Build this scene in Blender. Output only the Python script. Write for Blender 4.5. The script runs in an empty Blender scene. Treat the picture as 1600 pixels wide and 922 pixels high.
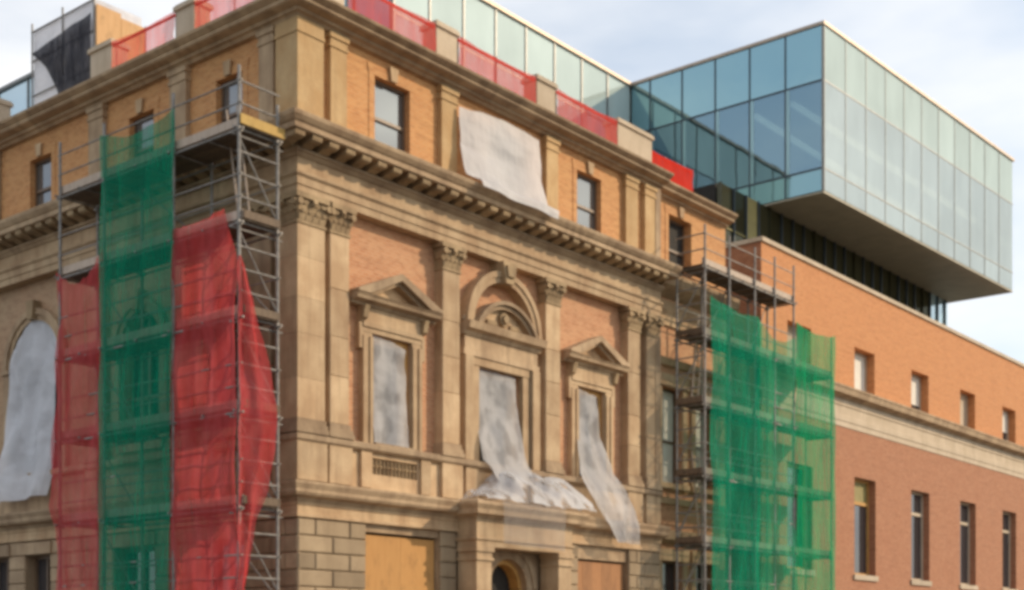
import bpy, bmesh, math, random
from mathutils import Vector, noise
random.seed(7)
R = math.radians
S = bpy.context.scene
COL = S.collection

# ------------------------------------------------------------------ camera
cam_d = bpy.data.cameras.new("camera")
cam = bpy.data.objects.new("camera", cam_d); COL.objects.link(cam)
cam.location = (-20.767, -23.557, 1.6)
cam.rotation_euler = (R(90), 0, R(39.4 - 90))          # level camera, verticals kept straight by lens shift
cam_d.lens = 2068 / 1600 * 36; cam_d.sensor_width = 36
cam_d.shift_y = (1008 - 461) / 1600
cam_d.clip_start = 0.1; cam_d.clip_end = 6000
S.camera = cam

# ------------------------------------------------------------------ sky and sun
SUN_EL, SUN_AZ = 27.0, 48.0        # azimuth: degrees from the front facade's normal (-y) towards +x
sx, sy = math.sin(R(SUN_AZ)), -math.cos(R(SUN_AZ))
sdir = Vector((sx * math.cos(R(SUN_EL)), sy * math.cos(R(SUN_EL)), math.sin(R(SUN_EL))))
W = bpy.data.worlds.new("World"); S.world = W; W.use_nodes = True
nt = W.node_tree; nt.nodes.clear()
def wn(t, **k):
    n = nt.nodes.new(t)
    for a, b in k.items(): setattr(n, a, b)
    return n
sky = wn('ShaderNodeTexSky', sky_type='NISHITA', sun_disc=False)
sky.sun_elevation = R(SUN_EL); sky.sun_rotation = math.atan2(sdir.x, sdir.y)
sky.air_density = 1.0; sky.dust_density = 1.6
bg = wn('ShaderNodeBackground'); bg.inputs[1].default_value = 0.15
out = wn('ShaderNodeOutputWorld')
tc = wn('ShaderNodeTexCoord'); mp = wn('ShaderNodeMapping'); mp.inputs['Scale'].default_value = (1.3, 1.3, 3.6)
nz = wn('ShaderNodeTexNoise'); nz.inputs['Scale'].default_value = 2.6; nz.inputs['Detail'].default_value = 5; nz.inputs['Roughness'].default_value = .5
rp = wn('ShaderNodeValToRGB'); rp.color_ramp.elements[0].position = .36; rp.color_ramp.elements[1].position = .66
rp.color_ramp.elements[0].color = (.46, .46, .46, 1); rp.color_ramp.elements[1].color = (.97, .97, .97, 1)
mx = wn('ShaderNodeMix', data_type='RGBA'); mx.inputs['B'].default_value = (6.6, 6.65, 6.75, 1)
L = nt.links.new
L(tc.outputs['Generated'], mp.inputs[0]); L(mp.outputs[0], nz.inputs[0]); L(nz.outputs[0], rp.inputs[0])
tint = wn('ShaderNodeMix', data_type='RGBA', blend_type='MULTIPLY'); tint.inputs['Factor'].default_value = 1; tint.inputs['B'].default_value = (.93, 1.08, 1.12, 1)   # a little fresher blue
L(sky.outputs[0], tint.inputs['A']); L(rp.outputs[0], mx.inputs['Factor']); L(tint.outputs['Result'], mx.inputs['A']); L(mx.outputs['Result'], bg.inputs[0]); L(bg.outputs[0], out.inputs[0])
sun_d = bpy.data.lights.new("sun", 'SUN'); sun_d.energy = 3.2; sun_d.angle = R(0.6); sun_d.color = (1, .80, .56)
sun = bpy.data.objects.new("sun", sun_d); COL.objects.link(sun)
sun.location = (20, -40, 40); sun.rotation_euler = sdir.to_track_quat('Z', 'Y').to_euler()
S.view_settings.view_transform = 'Standard'; S.view_settings.look = 'None'
S.view_settings.exposure = 0.12; S.view_settings.gamma = 1
S.render.engine = 'CYCLES'
S.cycles.pixel_filter_type = 'BLACKMAN_HARRIS'; S.cycles.filter_width = 3.7   # the photograph is softly focused
S.cycles.max_bounces = 8; S.cycles.transparent_max_bounces = 24

# ------------------------------------------------------------------ materials
MATS = {}
def mat(name):
    m = bpy.data.materials.new(name); m.use_nodes = True
    MATS[name] = m
    n = m.node_tree.nodes
    return m, n, m.node_tree.links.new, n['Principled BSDF']
def node(n, t, **k):
    x = n.new(t)
    for a, b in k.items(): setattr(x, a, b)
    return x
def mixc(n, l, fac, a, b, blend='MIX'):
    x = node(n, 'ShaderNodeMix', data_type='RGBA', blend_type=blend)
    for s, v in (('Factor', fac), ('A', a), ('B', b)):
        if hasattr(v, 'links'): l(v, x.inputs[s])
        elif s == 'Factor': x.inputs[s].default_value = v
        else: x.inputs[s].default_value = (*v, 1)
    return x.outputs['Result']
def wpos(n, l, scale=(1, 1, 1)):
    g = node(n, 'ShaderNodeNewGeometry'); v = node(n, 'ShaderNodeVectorMath', operation='MULTIPLY'); v.inputs[1].default_value = scale
    l(g.outputs['Position'], v.inputs[0]); return v.outputs[0]
def noi(n, l, vec, scale, detail=4, rough=.55, lo=.35, hi=.65):
    t = node(n, 'ShaderNodeTexNoise'); t.inputs['Scale'].default_value = scale; t.inputs['Detail'].default_value = detail; t.inputs['Roughness'].default_value = rough
    l(vec, t.inputs['Vector']); r = node(n, 'ShaderNodeMapRange'); r.inputs[1].default_value = lo; r.inputs[2].default_value = hi
    l(t.outputs[0], r.inputs[0]); return r.outputs[0]
def bump(n, l, h, b, strength=.3, dist=.02):
    x = node(n, 'ShaderNodeBump'); x.inputs['Strength'].default_value = strength; x.inputs['Distance'].default_value = dist
    l(h, x.inputs['Height']); l(x.outputs[0], b.inputs['Normal'])
def surf(name, base, dark, rough=.85, scale=1.2, fine=18, rnd=.12, streak=.35):
    m, n, l, b = mat(name)
    p = wpos(n, l)
    c = mixc(n, l, noi(n, l, p, scale), base, dark)
    st = noi(n, l, wpos(n, l, (2.2, 2.2, .25)), 1.6, 5, .6, .48, .8)
    k = node(n, 'ShaderNodeMath', operation='MULTIPLY'); k.inputs[1].default_value = streak; l(st, k.inputs[0])
    c = mixc(n, l, k.outputs[0], c, (dark[0] * .42, dark[1] * .36, dark[2] * .32))
    f = noi(n, l, p, fine, 3)
    k2 = node(n, 'ShaderNodeMath', operation='MULTIPLY'); k2.inputs[1].default_value = .22; l(f, k2.inputs[0])
    c = mixc(n, l, k2.outputs[0], c, tuple(v * .6 for v in base))
    oi = node(n, 'ShaderNodeObjectInfo'); mr = node(n, 'ShaderNodeMapRange'); mr.inputs[3].default_value = 1 - rnd; mr.inputs[4].default_value = 1 + rnd
    l(oi.outputs['Random'], mr.inputs[0])
    hv = node(n, 'ShaderNodeHueSaturation'); l(c, hv.inputs['Color']); l(mr.outputs[0], hv.inputs['Value'])
    l(hv.outputs[0], b.inputs['Base Color']); b.inputs['Roughness'].default_value = rough
    bump(n, l, f, b, .25, .015)
    return m
def brick(name, c1, c2, mortar, wash, washamt=.5):
    m, n, l, b = mat(name)
    g = node(n, 'ShaderNodeNewGeometry'); s = node(n, 'ShaderNodeSeparateXYZ'); l(g.outputs['Position'], s.inputs[0])
    a = node(n, 'ShaderNodeMath', operation='ADD'); l(s.outputs[0], a.inputs[0]); l(s.outputs[1], a.inputs[1])
    cb = node(n, 'ShaderNodeCombineXYZ'); l(a.outputs[0], cb.inputs[0]); l(s.outputs[2], cb.inputs[1])
    t = node(n, 'ShaderNodeTexBrick'); l(cb.outputs[0], t.inputs['Vector'])
    t.inputs['Color1'].default_value = (*c1, 1); t.inputs['Color2'].default_value = (*c2, 1); t.inputs['Mortar'].default_value = (*mortar, 1)
    t.inputs['Scale'].default_value = 1; t.inputs['Mortar Size'].default_value = .011; t.inputs['Brick Width'].default_value = .225; t.inputs['Row Height'].default_value = .078
    p = wpos(n, l)
    k = node(n, 'ShaderNodeMath', operation='MULTIPLY'); k.inputs[1].default_value = washamt; l(noi(n, l, p, .9, 5, .6, .4, .72), k.inputs[0])
    c = mixc(n, l, k.outputs[0], t.outputs[0], wash)
    kf = node(n, 'ShaderNodeMath', operation='MULTIPLY'); kf.inputs[1].default_value = .36; l(noi(n, l, wpos(n, l, (4.4, 4.4, 12.8)), 1.0, 1, .5, .52, .7), kf.inputs[0])
    c = mixc(n, l, kf.outputs[0], c, (c1[0] * .55, c1[1] * .48, c1[2] * .5))
    k2 = node(n, 'ShaderNodeMath', operation='MULTIPLY'); k2.inputs[1].default_value = .38; l(noi(n, l, wpos(n, l, (.5, .5, 3.2)), 1.8, 4, .6, .46, .78), k2.inputs[0])
    c = mixc(n, l, k2.outputs[0], c, tuple(v * .55 for v in c1))
    l(c, b.inputs['Base Color']); b.inputs['Roughness'].default_value = .88
    bump(n, l, t.outputs['Fac'], b, -.15, .006)
    return m
def plain(name, base, rough=.6, metal=0, var=.2, scale=4, spec=.5):
    m, n, l, b = mat(name)
    c = mixc(n, l, noi(n, l, wpos(n, l), scale), base, tuple(v * (1 - var) for v in base))
    l(c, b.inputs['Base Color']); b.inputs['Roughness'].default_value = rough; b.inputs['Metallic'].default_value = metal
    b.inputs['Specular IOR Level'].default_value = spec
    return m
def net(name, col, cover, dark):
    m, n, l, b = mat(name); n.remove(b); o = n['Material Output']
    c = mixc(n, l, noi(n, l, wpos(n, l, (1, 1, .35)), 2.2, 4), col, dark)
    d = node(n, 'ShaderNodeBsdfDiffuse'); tr = node(n, 'ShaderNodeBsdfTranslucent'); tp = node(n, 'ShaderNodeBsdfTransparent')
    l(c, d.inputs[0]); l(c, tr.inputs[0])
    m1 = node(n, 'ShaderNodeMixShader'); m1.inputs[0].default_value = .42; l(d.outputs[0], m1.inputs[1]); l(tr.outputs[0], m1.inputs[2])
    m2 = node(n, 'ShaderNodeMixShader'); l(tp.outputs[0], m2.inputs[1]); l(m1.outputs[0], m2.inputs[2])
    a = noi(n, l, wpos(n, l, (1, 1, .16)), 4.5, 4, .6, .3, .7); r = node(n, 'ShaderNodeMapRange'); r.inputs[3].default_value = cover - .11; r.inputs[4].default_value = cover + .10
    l(a, r.inputs[0]); l(r.outputs[0], m2.inputs[0]); l(m2.outputs[0], o.inputs[0])
    return m
def sheetmat(name, col, cover, var=0):
    m, n, l, b = mat(name); o = n['Material Output']
    c = mixc(n, l, noi(n, l, wpos(n, l), 1.1, 3, .5, .4, .7), col, tuple(v * .86 for v in col))
    l(c, b.inputs['Base Color']); b.inputs['Roughness'].default_value = .6; b.inputs['Specular IOR Level'].default_value = .25
    tr = node(n, 'ShaderNodeBsdfTranslucent'); l(c, tr.inputs[0]); tp = node(n, 'ShaderNodeBsdfTransparent')
    m1 = node(n, 'ShaderNodeMixShader'); m1.inputs[0].default_value = .3; l(b.outputs[0], m1.inputs[1]); l(tr.outputs[0], m1.inputs[2])
    m2 = node(n, 'ShaderNodeMixShader'); m2.inputs[0].default_value = cover; l(tp.outputs[0], m2.inputs[1]); l(m1.outputs[0], m2.inputs[2])
    if var:
        mv = node(n, 'ShaderNodeMapRange'); mv.inputs[3].default_value = cover - var; mv.inputs[4].default_value = cover
        l(noi(n, l, wpos(n, l, (1.6, .7, 1.1)), 1.5, 2, .4, .40, .52), mv.inputs[0]); l(mv.outputs[0], m2.inputs[0])
    l(m2.outputs[0], o.inputs[0])
    f1 = noi(n, l, wpos(n, l, (1.7, 1.7, .7)), 1.6, 2, .45, .2, .8); f2 = noi(n, l, wpos(n, l, (1, 1, 2.4)), 1.3, 2, .4, .2, .8)
    ad = node(n, 'ShaderNodeMath', operation='ADD'); l(f1, ad.inputs[0]); l(f2, ad.inputs[1]); bump(n, l, ad.outputs[0], b, .28, .14)
    return m
def wood(name, base, dark):
    m, n, l, b = mat(name)
    g = noi(n, l, wpos(n, l, (6, 6, .6)), 2.5, 6, .65, .3, .7)
    c = mixc(n, l, g, base, dark)
    k = node(n, 'ShaderNodeMath', operation='MULTIPLY'); k.inputs[1].default_value = .6; l(noi(n, l, wpos(n, l, (2, 2, 1.2)), 2.1, 5, .6, .52, .78), k.inputs[0])
    c = mixc(n, l, k.outputs[0], c, tuple(v * .5 for v in dark))
    oi = node(n, 'ShaderNodeObjectInfo'); mr = node(n, 'ShaderNodeMapRange'); mr.inputs[3].default_value = .8; mr.inputs[4].default_value = 1.15
    l(oi.outputs['Random'], mr.inputs[0]); hv = node(n, 'ShaderNodeHueSaturation'); l(c, hv.inputs['Color']); l(mr.outputs[0], hv.inputs['Value'])
    l(hv.outputs[0], b.inputs['Base Color']); b.inputs['Roughness'].default_value = .75
    return m
def glassy(name, base, refl, mixf, rough=.03, transp=0.0, tint=(.6, .8, .85), diff_var=.15, bmp=.05):
    """opaque or part-transparent architectural glass: diffuse frit + mirror"""
    m, n, l, b = mat(name); n.remove(b); o = n['Material Output']
    oi = node(n, 'ShaderNodeObjectInfo'); mr = node(n, 'ShaderNodeMapRange'); mr.inputs[3].default_value = 1 - diff_var; mr.inputs[4].default_value = 1 + diff_var * .4
    l(oi.outputs['Random'], mr.inputs[0])
    c = mixc(n, l, noi(n, l, wpos(n, l, (1, 1, .4)), .8, 3), base, tuple(v * .88 for v in base))
    hv = node(n, 'ShaderNodeHueSaturation'); l(c, hv.inputs['Color']); l(mr.outputs[0], hv.inputs['Value'])
    d = node(n, 'ShaderNodeBsdfDiffuse'); l(hv.outputs[0], d.inputs[0])
    g = node(n, 'ShaderNodeBsdfGlossy'); g.inputs['Color'].default_value = (*refl, 1); g.inputs['Roughness'].default_value = rough
    if bmp:
        bp = node(n, 'ShaderNodeBump'); bp.inputs['Strength'].default_value = bmp; bp.inputs['Distance'].default_value = .02
        l(noi(n, l, wpos(n, l), .7, 2), bp.inputs['Height']); l(bp.outputs[0], g.inputs['Normal'])
    m1 = node(n, 'ShaderNodeMixShader'); m1.inputs[0].default_value = mixf; l(d.outputs[0], m1.inputs[1]); l(g.outputs[0], m1.inputs[2])
    res = m1
    if transp:
        tp = node(n, 'ShaderNodeBsdfTransparent'); tp.inputs[0].default_value = (*tint, 1)
        m2 = node(n, 'ShaderNodeMixShader'); m2.inputs[0].default_value = transp; l(m1.outputs[0], m2.inputs[1]); l(tp.outputs[0], m2.inputs[2]); res = m2
    l(res.outputs[0], o.inputs[0])
    return m

STONE = surf('sandstone', (.56, .40, .24), (.40, .255, .14), streak=.6, rnd=.14)
ATTIC = surf('attic_sandstone', (.58, .395, .20), (.48, .29, .125), fine=10, rnd=.1)
STONE2 = surf('weathered_sandstone', (.49, .35, .215), (.31, .205, .12), rnd=.18, streak=.75)
CARVED = surf('carved_sandstone', (.45, .32, .18), (.27, .18, .095), fine=30, streak=.7)
RUST = surf('rusticated_sandstone', (.36, .265, .165), (.28, .20, .12), rnd=.22, streak=.4)
BRICKP = brick('panel_brick', (.48, .20, .09), (.55, .27, .135), (.52, .33, .2), (.55, .33, .18), .55)
BRICKS = brick('side_brick', (.38, .21, .115), (.44, .26, .15), (.42, .31, .2), (.44, .31, .19), .75)  # browner brick with a heavier stone wash, for the side facade
BRICKA = brick('attic_brick', (.53, .22, .075), (.60, .29, .11), (.54, .33, .16), (.57, .31, .12), .5)
BRICKW = brick('wing_brick', (.55, .195, .058), (.60, .24, .075), (.52, .30, .16), (.56, .24, .09), .45)
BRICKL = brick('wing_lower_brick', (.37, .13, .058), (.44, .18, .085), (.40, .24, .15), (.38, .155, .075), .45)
CREAM = surf('cream_stone', (.56, .45, .33), (.47, .37, .26), streak=.3)
TINFRAME = plain('brown_window_frame', (.16, .10, .06), .5)
GOLDFRAME = wood('raw_timber_jamb', (.58, .32, .09), (.44, .22, .06))
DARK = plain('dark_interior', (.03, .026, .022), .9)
WGLASS = glassy('sash_glass', (.20, .195, .19), (.36, .37, .38), .5, .0, bmp=0)
BLIND = plain('white_blind', (.72, .68, .60), .7, var=.08)
DGLASS = glassy('dark_pane', (.05, .05, .055), (.7, .7, .75), .22, .05)
FRIT = glassy('fritted_glass', (.52, .60, .625), (.85, .92, .95), .17, .0, .2, (.75, .9, .9), diff_var=.1, bmp=0)
FRITB = glassy('fritted_spandrel', (.50, .60, .575), (.85, .92, .92), .12, .0, diff_var=.14, bmp=0)
TEAL = glassy('teal_glass', (.02, .06, .085), (.28, .43, .53), .8, .02, .30, (.45, .62, .68))
TEALT = glassy('upper_teal_glass', (.11, .24, .28), (.36, .57, .64), .6, .03)
TEALS = glassy('teal_spandrel_glass', (.09, .20, .22), (.34, .54, .6), .55, .04)
PALEBLUE = glassy('pale_blue_glass', (.30, .45, .52), (.75, .88, .95), .5, .08)
OLIVE = glassy('recessed_glass', (.045, .042, .022), (.4, .4, .33), .12, .08)
MULLF = plain('pale_mullion', (.34, .355, .345), .5, .1)
MULL = plain('grey_mullion', (.20, .205, .20), .45, .3)
MULLD = plain('dark_mullion', (.055, .07, .085), .4, .3)
CAPTAN = plain('tan_metal_coping', (.48, .38, .29), .5, .2)
SOFFIT = plain('bronze_soffit_panel', (.40, .35, .255), .55, .1, .15, 1.5)
YELLOW = plain('yellow_panel', (.30, .25, .09), .7)
GLOWBAR, _n, _l, _b = mat('glowing_interior_bar'); _b.inputs['Base Color'].default_value = (.6, .5, .4, 1); _b.inputs['Emission Color'].default_value = (1, .72, .48, 1); _b.inputs['Emission Strength'].default_value = 2.4  # emission added to lift the pale interior bars, no known lamp
EDGEREFL = glassy('painted_edge_reflection', (.20, .34, .37), (.5, .7, .75), .3, .05)  # reflection along the pane edges, painted as a pale teal colour
STEEL = plain('galvanised_tube', (.30, .275, .25), .6, .25, .4, 6)
BOARD = wood('scaffold_board', (.17, .115, .07), (.10, .065, .04))
TOE = wood('toe_board', (.50, .40, .32), (.38, .29, .22))
YBOARD = wood('new_timber', (.56, .36, .10), (.46, .28, .07))
PLY = wood('plywood_face', (.50, .26, .08), (.42, .20, .055))
PLYW = wood('pale_plywood', (.74, .45, .22), (.64, .36, .15))
PLYR = wood('reddish_plywood', (.40, .19, .075), (.30, .13, .05))
RED = net('red_debris_net', (.84, .13, .14), .60, (.66, .07, .07))
REDF = net('red_barrier_mesh', (.80, .13, .10), .66, (.72, .09, .07))
REDS = net('solid_red_barrier_mesh', (.80, .065, .04), .93, (.72, .05, .03))
GREEN = net('green_debris_net', (.01, .38, .21), .62, (.005, .28, .16))
GREENL = net('light_green_debris_net', (.04, .48, .25), .56, (.02, .38, .20))
GREENB = net('bright_green_debris_net', (.01, .47, .20), .64, (.0, .36, .17))
WHITE = sheetmat('white_tarpaulin', (.68, .67, .68), .93)
POLY = sheetmat('milky_polythene', (.60, .59, .60), .78, .22)
POLYH = sheetmat('heaped_polythene', (.66, .66, .68), .86, .6)
POLYT = sheetmat('clear_polythene', (.45, .44, .44), .26)
POLYB = sheetmat('cool_white_sheeting', (.86, .86, .90), .93, .14)
GREYNET = net('grey_debris_net', (.09, .09, .105), .92, (.05, .05, .06))
ASPHALT = surf('asphalt', (.055, .055, .055), (.04, .04, .04), streak=0)
PAVING = surf('paving', (.22, .20, .18), (.17, .155, .14), streak=0)
EARTH = surf('ground_far', (.18, .17, .15), (.12, .12, .10), scale=.05, streak=0)
LINE = plain('road_paint', (.75, .74, .70), .7)
ROOFM = plain('roof_felt', (.12, .11, .10), .9)

# ------------------------------------------------------------------ mesh helpers
def TF(y0):   # a facade that looks towards -y: u runs along x, o is out from the wall
    return lambda u, o, z: (u, y0 - o, z)
def TL(x0):   # a facade that looks towards -x: u runs along y
    return lambda u, o, z: (x0 - o, u, z)
IDT = lambda u, o, z: (u, o, z)
FR, LF, WG = TF(0.0), TL(0.0), TF(0.45)

def wloc(o):
    v = Vector((0, 0, 0))
    while o is not None:
        v += o.location; o = o.parent
    return v
class MB:
    def __init__(s, T=IDT): s.T = T; s.V = []; s.F = []
    def face(s, pts):
        i = len(s.V); s.V += [s.T(*p) for p in pts]; s.F.append(tuple(range(i, i + len(pts))))
    def solid(s, A, B, cap0=True, cap1=True):
        i = len(s.V); n = len(A); s.V += [s.T(*p) for p in A] + [s.T(*p) for p in B]
        for k in range(n):
            j = (k + 1) % n; s.F.append((i + k, i + j, i + n + j, i + n + k))
        if cap0: s.F.append(tuple(i + k for k in range(n)))
        if cap1: s.F.append(tuple(i + n + k for k in range(n)))
    def box(s, u0, u1, o0, o1, z0, z1):
        s.solid([(u0, o0, z0), (u1, o0, z0), (u1, o1, z0), (u0, o1, z0)], [(u0, o0, z1), (u1, o0, z1), (u1, o1, z1), (u0, o1, z1)])
    def cham(s, u0, u1, o0, o1, z0, z1, c=.025):   # block with chamfered front edges
        A = [(u0, o0, z0), (u1, o0, z0), (u1, o0, z1), (u0, o0, z1)]
        B = [(u0, o1 - c, z0), (u1, o1 - c, z0), (u1, o1 - c, z1), (u0, o1 - c, z1)]
        D = [(u0 + c, o1, z0 + c), (u1 - c, o1, z0 + c), (u1 - c, o1, z1 - c), (u0 + c, o1, z1 - c)]
        s.solid(A, B, False, False); s.solid(B, D, False, True)
    def prof(s, P, u0, u1, m0=0, m1=0):            # P = [(o,z)...] closed, extruded along u, mitred ends
        s.solid([(u0 - o * m0, o, z) for o, z in P], [(u1 + o * m1, o, z) for o, z in P], not m0, not m1)
    def prism(s, P, o0, o1):                       # P = [(u,z)...]
        s.solid([(u, o0, z) for u, z in P], [(u, o1, z) for u, z in P])
    def ring(s, cu, cz, r0, r1, a0, a1, o0, o1, n=16):
        for k in range(n):
            a, b = R(a0 + (a1 - a0) * k / n), R(a0 + (a1 - a0) * (k + 1) / n)
            P = [(cu + r * math.cos(t), cz + r * math.sin(t)) for r, t in ((r0, a), (r1, a), (r1, b), (r0, b))]
            A = [(u, o0, z) for u, z in P]; B = [(u, o1, z) for u, z in P]
            i = len(s.V); s.V += [s.T(*p) for p in A + B]
            s.F += [(i + 4, i + 5, i + 6, i + 7), (i + 1, i + 2, i + 6, i + 5), (i + 3, i, i + 4, i + 7)]
            if k == 0: s.F.append((i, i + 1, i + 5, i + 4))
            if k == n - 1: s.F.append((i + 2, i + 3, i + 7, i + 6))
    def tube(s, p, q, r, n=7):
        p, q = Vector(s.T(*p)), Vector(s.T(*q)); d = (q - p).normalized(); a = d.orthogonal().normalized(); b = d.cross(a)
        i = len(s.V)
        for c in (p, q):
            for k in range(n):
                t = 2 * math.pi * k / n; s.V.append(tuple(c + r * (a * math.cos(t) + b * math.sin(t))))
        for k in range(n):
            j = (k + 1) % n; s.F.append((i + k, i + j, i + n + j, i + n + k))
        s.F += [tuple(range(i, i + n)), tuple(range(i + n, i + 2 * n))]
    def wall(s, u0, u1, z0, z1, ops=(), o=0.0, depth=.3):   # sheet with real openings and reveals; op = (u0,u1,z0,z1,arch)
        us, zs = {u0, u1}, {z0, z1}
        rect = []
        for (a, b, c, d, *ar) in ops:
            top = d + (b - a) / 2 if ar and ar[0] else d
            rect.append((a, b, c, top)); us |= {a, b}; zs |= {c, top}
        us, zs = sorted(us), sorted(zs)
        for i in range(len(us) - 1):
            for j in range(len(zs) - 1):
                cu, cz = (us[i] + us[i + 1]) / 2, (zs[j] + zs[j + 1]) / 2
                if any(a < cu < b and c < cz < d for a, b, c, d in rect): continue
                s.face([(us[i], o, zs[j]), (us[i + 1], o, zs[j]), (us[i + 1], o, zs[j + 1]), (us[i], o, zs[j + 1])])
        for (a, b, c, d, *ar) in ops:
            i = o - depth
            s.face([(a, o, c), (a, i, c), (a, i, d), (a, o, d)]); s.face([(b, o, c), (b, i, c), (b, i, d), (b, o, d)])
            s.face([(a, o, c), (b, o, c), (b, i, c), (a, i, c)])
            if ar and ar[0]:
                r = (b - a) / 2; m = (a + b) / 2; n = 16; pts = [(m + r * math.cos(math.pi * k / n), d + r * math.sin(math.pi * k / n)) for k in range(n + 1)]
                for k in range(n):
                    (p, q), (p2, q2) = pts[k], pts[k + 1]
                    s.face([(p, o, q), (p2, o, q2), (p2, i, q2), (p, i, q)])
                    s.face([(p, o, q), (p2, o, q2), (p2, o, d + r), (p, o, d + r)])
            else: s.face([(a, o, d), (b, o, d), (b, i, d), (a, i, d)])
    def build(s, name, m, parent=None, origin=None, label=None, smooth=False, fix=True, **props):
        base = wloc(parent) if parent else Vector((0, 0, 0))
        org = Vector(origin) if origin is not None else base
        me = bpy.data.meshes.new(name); me.from_pydata([tuple(Vector(v) - org) for v in s.V], [], s.F)
        if fix:
            bm = bmesh.new(); bm.from_mesh(me); bmesh.ops.recalc_face_normals(bm, faces=bm.faces); bm.to_mesh(me); bm.free()
        if smooth:
            for f in me.polygons: f.use_smooth = True
        me.materials.append(m)
        ob = bpy.data.objects.new(name, me); COL.objects.link(ob)
        ob.parent = parent; ob.location = org - base
        if label: ob['label'] = label
        for k, v in props.items(): ob[k] = v
        return ob
def thing(name, label, cat, loc, group=None):
    o = bpy.data.objects.new(name, None); COL.objects.link(o); o.location = loc; o.empty_display_size = .3
    o['label'] = label; o['category'] = cat
    if group: o['group'] = group
    return o
def copy(o, parent, wl, rotz=None):
    c = o.copy(); COL.objects.link(c); c.parent = parent; c.location = Vector(wl) - wloc(parent)
    if rotz is not None: c.rotation_euler = (0, 0, rotz)
    return c

# ------------------------------------------------------------------ ground
g = MB(); g.face([(-3000, -3000, 0), (3000, -3000, 0), (3000, 3000, 0), (-3000, 3000, 0)]); g.build('ground', EARTH, kind='structure')
g = MB(); g.face([(-120, -19, .004), (200, -19, .004), (200, -5, .004), (-120, -5, .004)]); g.build('road', ASPHALT, kind='structure')
g = MB(); g.face([(-17, -5, .004), (-6, -5, .004), (-6, 160, .004), (-17, 160, .004)]); g.build('side_road', ASPHALT, kind='structure')
for nm, (a, b, c, d) in (('pavement', (-6, 200, -5, 0)), ('side_pavement', (-6, 0, 0, 160)), ('far_pavement', (-120, 200, -26, -19)), ('corner_pavement', (-22, -17, -5, 160))):
    g = MB(); g.box(a, b, c, d, -.2, .13); g.build(nm, PAVING, kind='structure')
g = MB()
for k in range(-30, 50): g.box(k * 4.0, k * 4.0 + 2, -12.06, -11.94, .008, .010)
g.build('lane_marking', LINE, kind='structure')

# ------------------------------------------------------------------ main stone building
B = thing('stone_building', 'ornate old sandstone and orange brick corner building with pilasters, pediments and bracketed cornice', 'building', (0, 0, 0))
XE, YE, XW = 15.5, 24.0, 20.4       # right end of the centre block, far end of the side facade, right end of the set back wing

def keystone(T, cu, z0, z1, w0, w1, o0, o1, m=STONE2):
    k = MB(T); k.prism([(cu - w0, z0), (cu + w0, z0), (cu + w1, z1), (cu - w1, z1)], o0, o1); return k.build('keystone', m, B)

# walls (each a sheet with its openings cut)
GW = [(2.25, 4.95, .9, 4.42), (11.05, 13.7, .9, 4.2)]
m = MB(FR); m.wall(.1, XE, 0, 4.62, GW + [(6.9, 8.5, .15, 3.2, 1)], -.1, .35); m.build('ground_storey_wall', STONE2, B)
LGW = [(2.0, 3.8, .9, 4.2), (5.6, 7.4, .9, 4.2), (10.55, 11.85, .9, 4.2), (12.75, 14.0, .9, 4.2), (17.0, 18.6, .9, 4.2)]
m = MB(LF); m.wall(.1, YE, 0, 4.62, LGW, -.1, .35); m.build('ground_storey_wall', STONE2, B)
m = MB(FR); m.wall(.06, XE, 5.3, 6.6, [(2.5, 4.12, 5.86, 6.27)], -.06, .2); m.build('pedestal_wall', STONE, B)
m = MB(LF); m.wall(.06, YE, 5.3, 6.6, (), -.06); m.build('pedestal_wall', STONE2, B)
WL, WR, WC = 3.32, 11.95, 7.6
m = MB(FR); m.wall(.3, 5.75, 6.55, 12.3, [(WL - .72, WL + .72, 6.62, 9.4)], -.3, .3); m.build('brick_wall', BRICKP, B)
m = MB(FR); m.wall(9.4, XE, 6.55, 12.3, [(WR - .72, WR + .72, 6.62, 9.4)], -.3, .3); m.build('brick_wall', BRICKP, B)
m = MB(FR); m.wall(5.75, 9.4, 6.55, 12.3, [(WC - .95, WC + .95, 6.62, 9.25)], -.3, .35); m.build('brick_wall', BRICKP, B)
LAW = [(2.15, 3.75, 7.0, 9.6, 1), (5.6, 7.4, 7.0, 9.6, 1), (10.35, 12.95, 5.9, 9.75, 1), (16.6, 18.9, 5.9, 9.75, 1)]
m = MB(LF); m.wall(.3, YE, 5.8, 12.3, LAW, -.3, .4); m.build('brick_wall', BRICKS, B)
AW = [(2.66, 3.92, 14.1, 15.87), (6.95, 8.2, 14.1, 15.87), (11.15, 12.38, 14.1, 15.87)]
m = MB(FR); m.wall(.15, XE, 13.5, 16.5, AW, -.15, .25); m.build('attic_wall', BRICKA, B)
LATW = [(2.18, 3.2, 14.1, 15.7), (5.8, 6.9, 14.1, 15.7), (10.68, 11.8, 14.1, 15.7), (16.2, 17.3, 14.1, 15.7)]
m = MB(LF); m.wall(.15, YE, 13.5, 16.5, LATW, -.15, .25); m.build('attic_wall', BRICKA, B)
WAW = [(16.68, 18.1, 14.1, 16.0)]
m = MB(WG); m.wall(XE, XW, 13.5, 16.6, WAW, 0, .35); m.build('attic_wall', BRICKA, B)
WWW = [(16.2, 17.5, 7.0, 10.2), (18.3, 19.6, 7.0, 10.2), (16.2, 17.5, 1.2, 4.4), (18.3, 19.6, 1.2, 4.4)]
m = MB(WG); m.wall(XE, XW, 0, 13.5, WWW, 0, .35); m.build('brick_wall', BRICKP, B)
m = MB(); m.box(XE - .3, XE - .003, -.02, .46, 4.6, 12.2); m.box(XE - .3, XE - .003, -.02, .46, 13.4, 16.4); m.box(XW - .35, XW, .46, YE, 0, 16.5); m.build('end_wall', STONE2, B)
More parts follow.
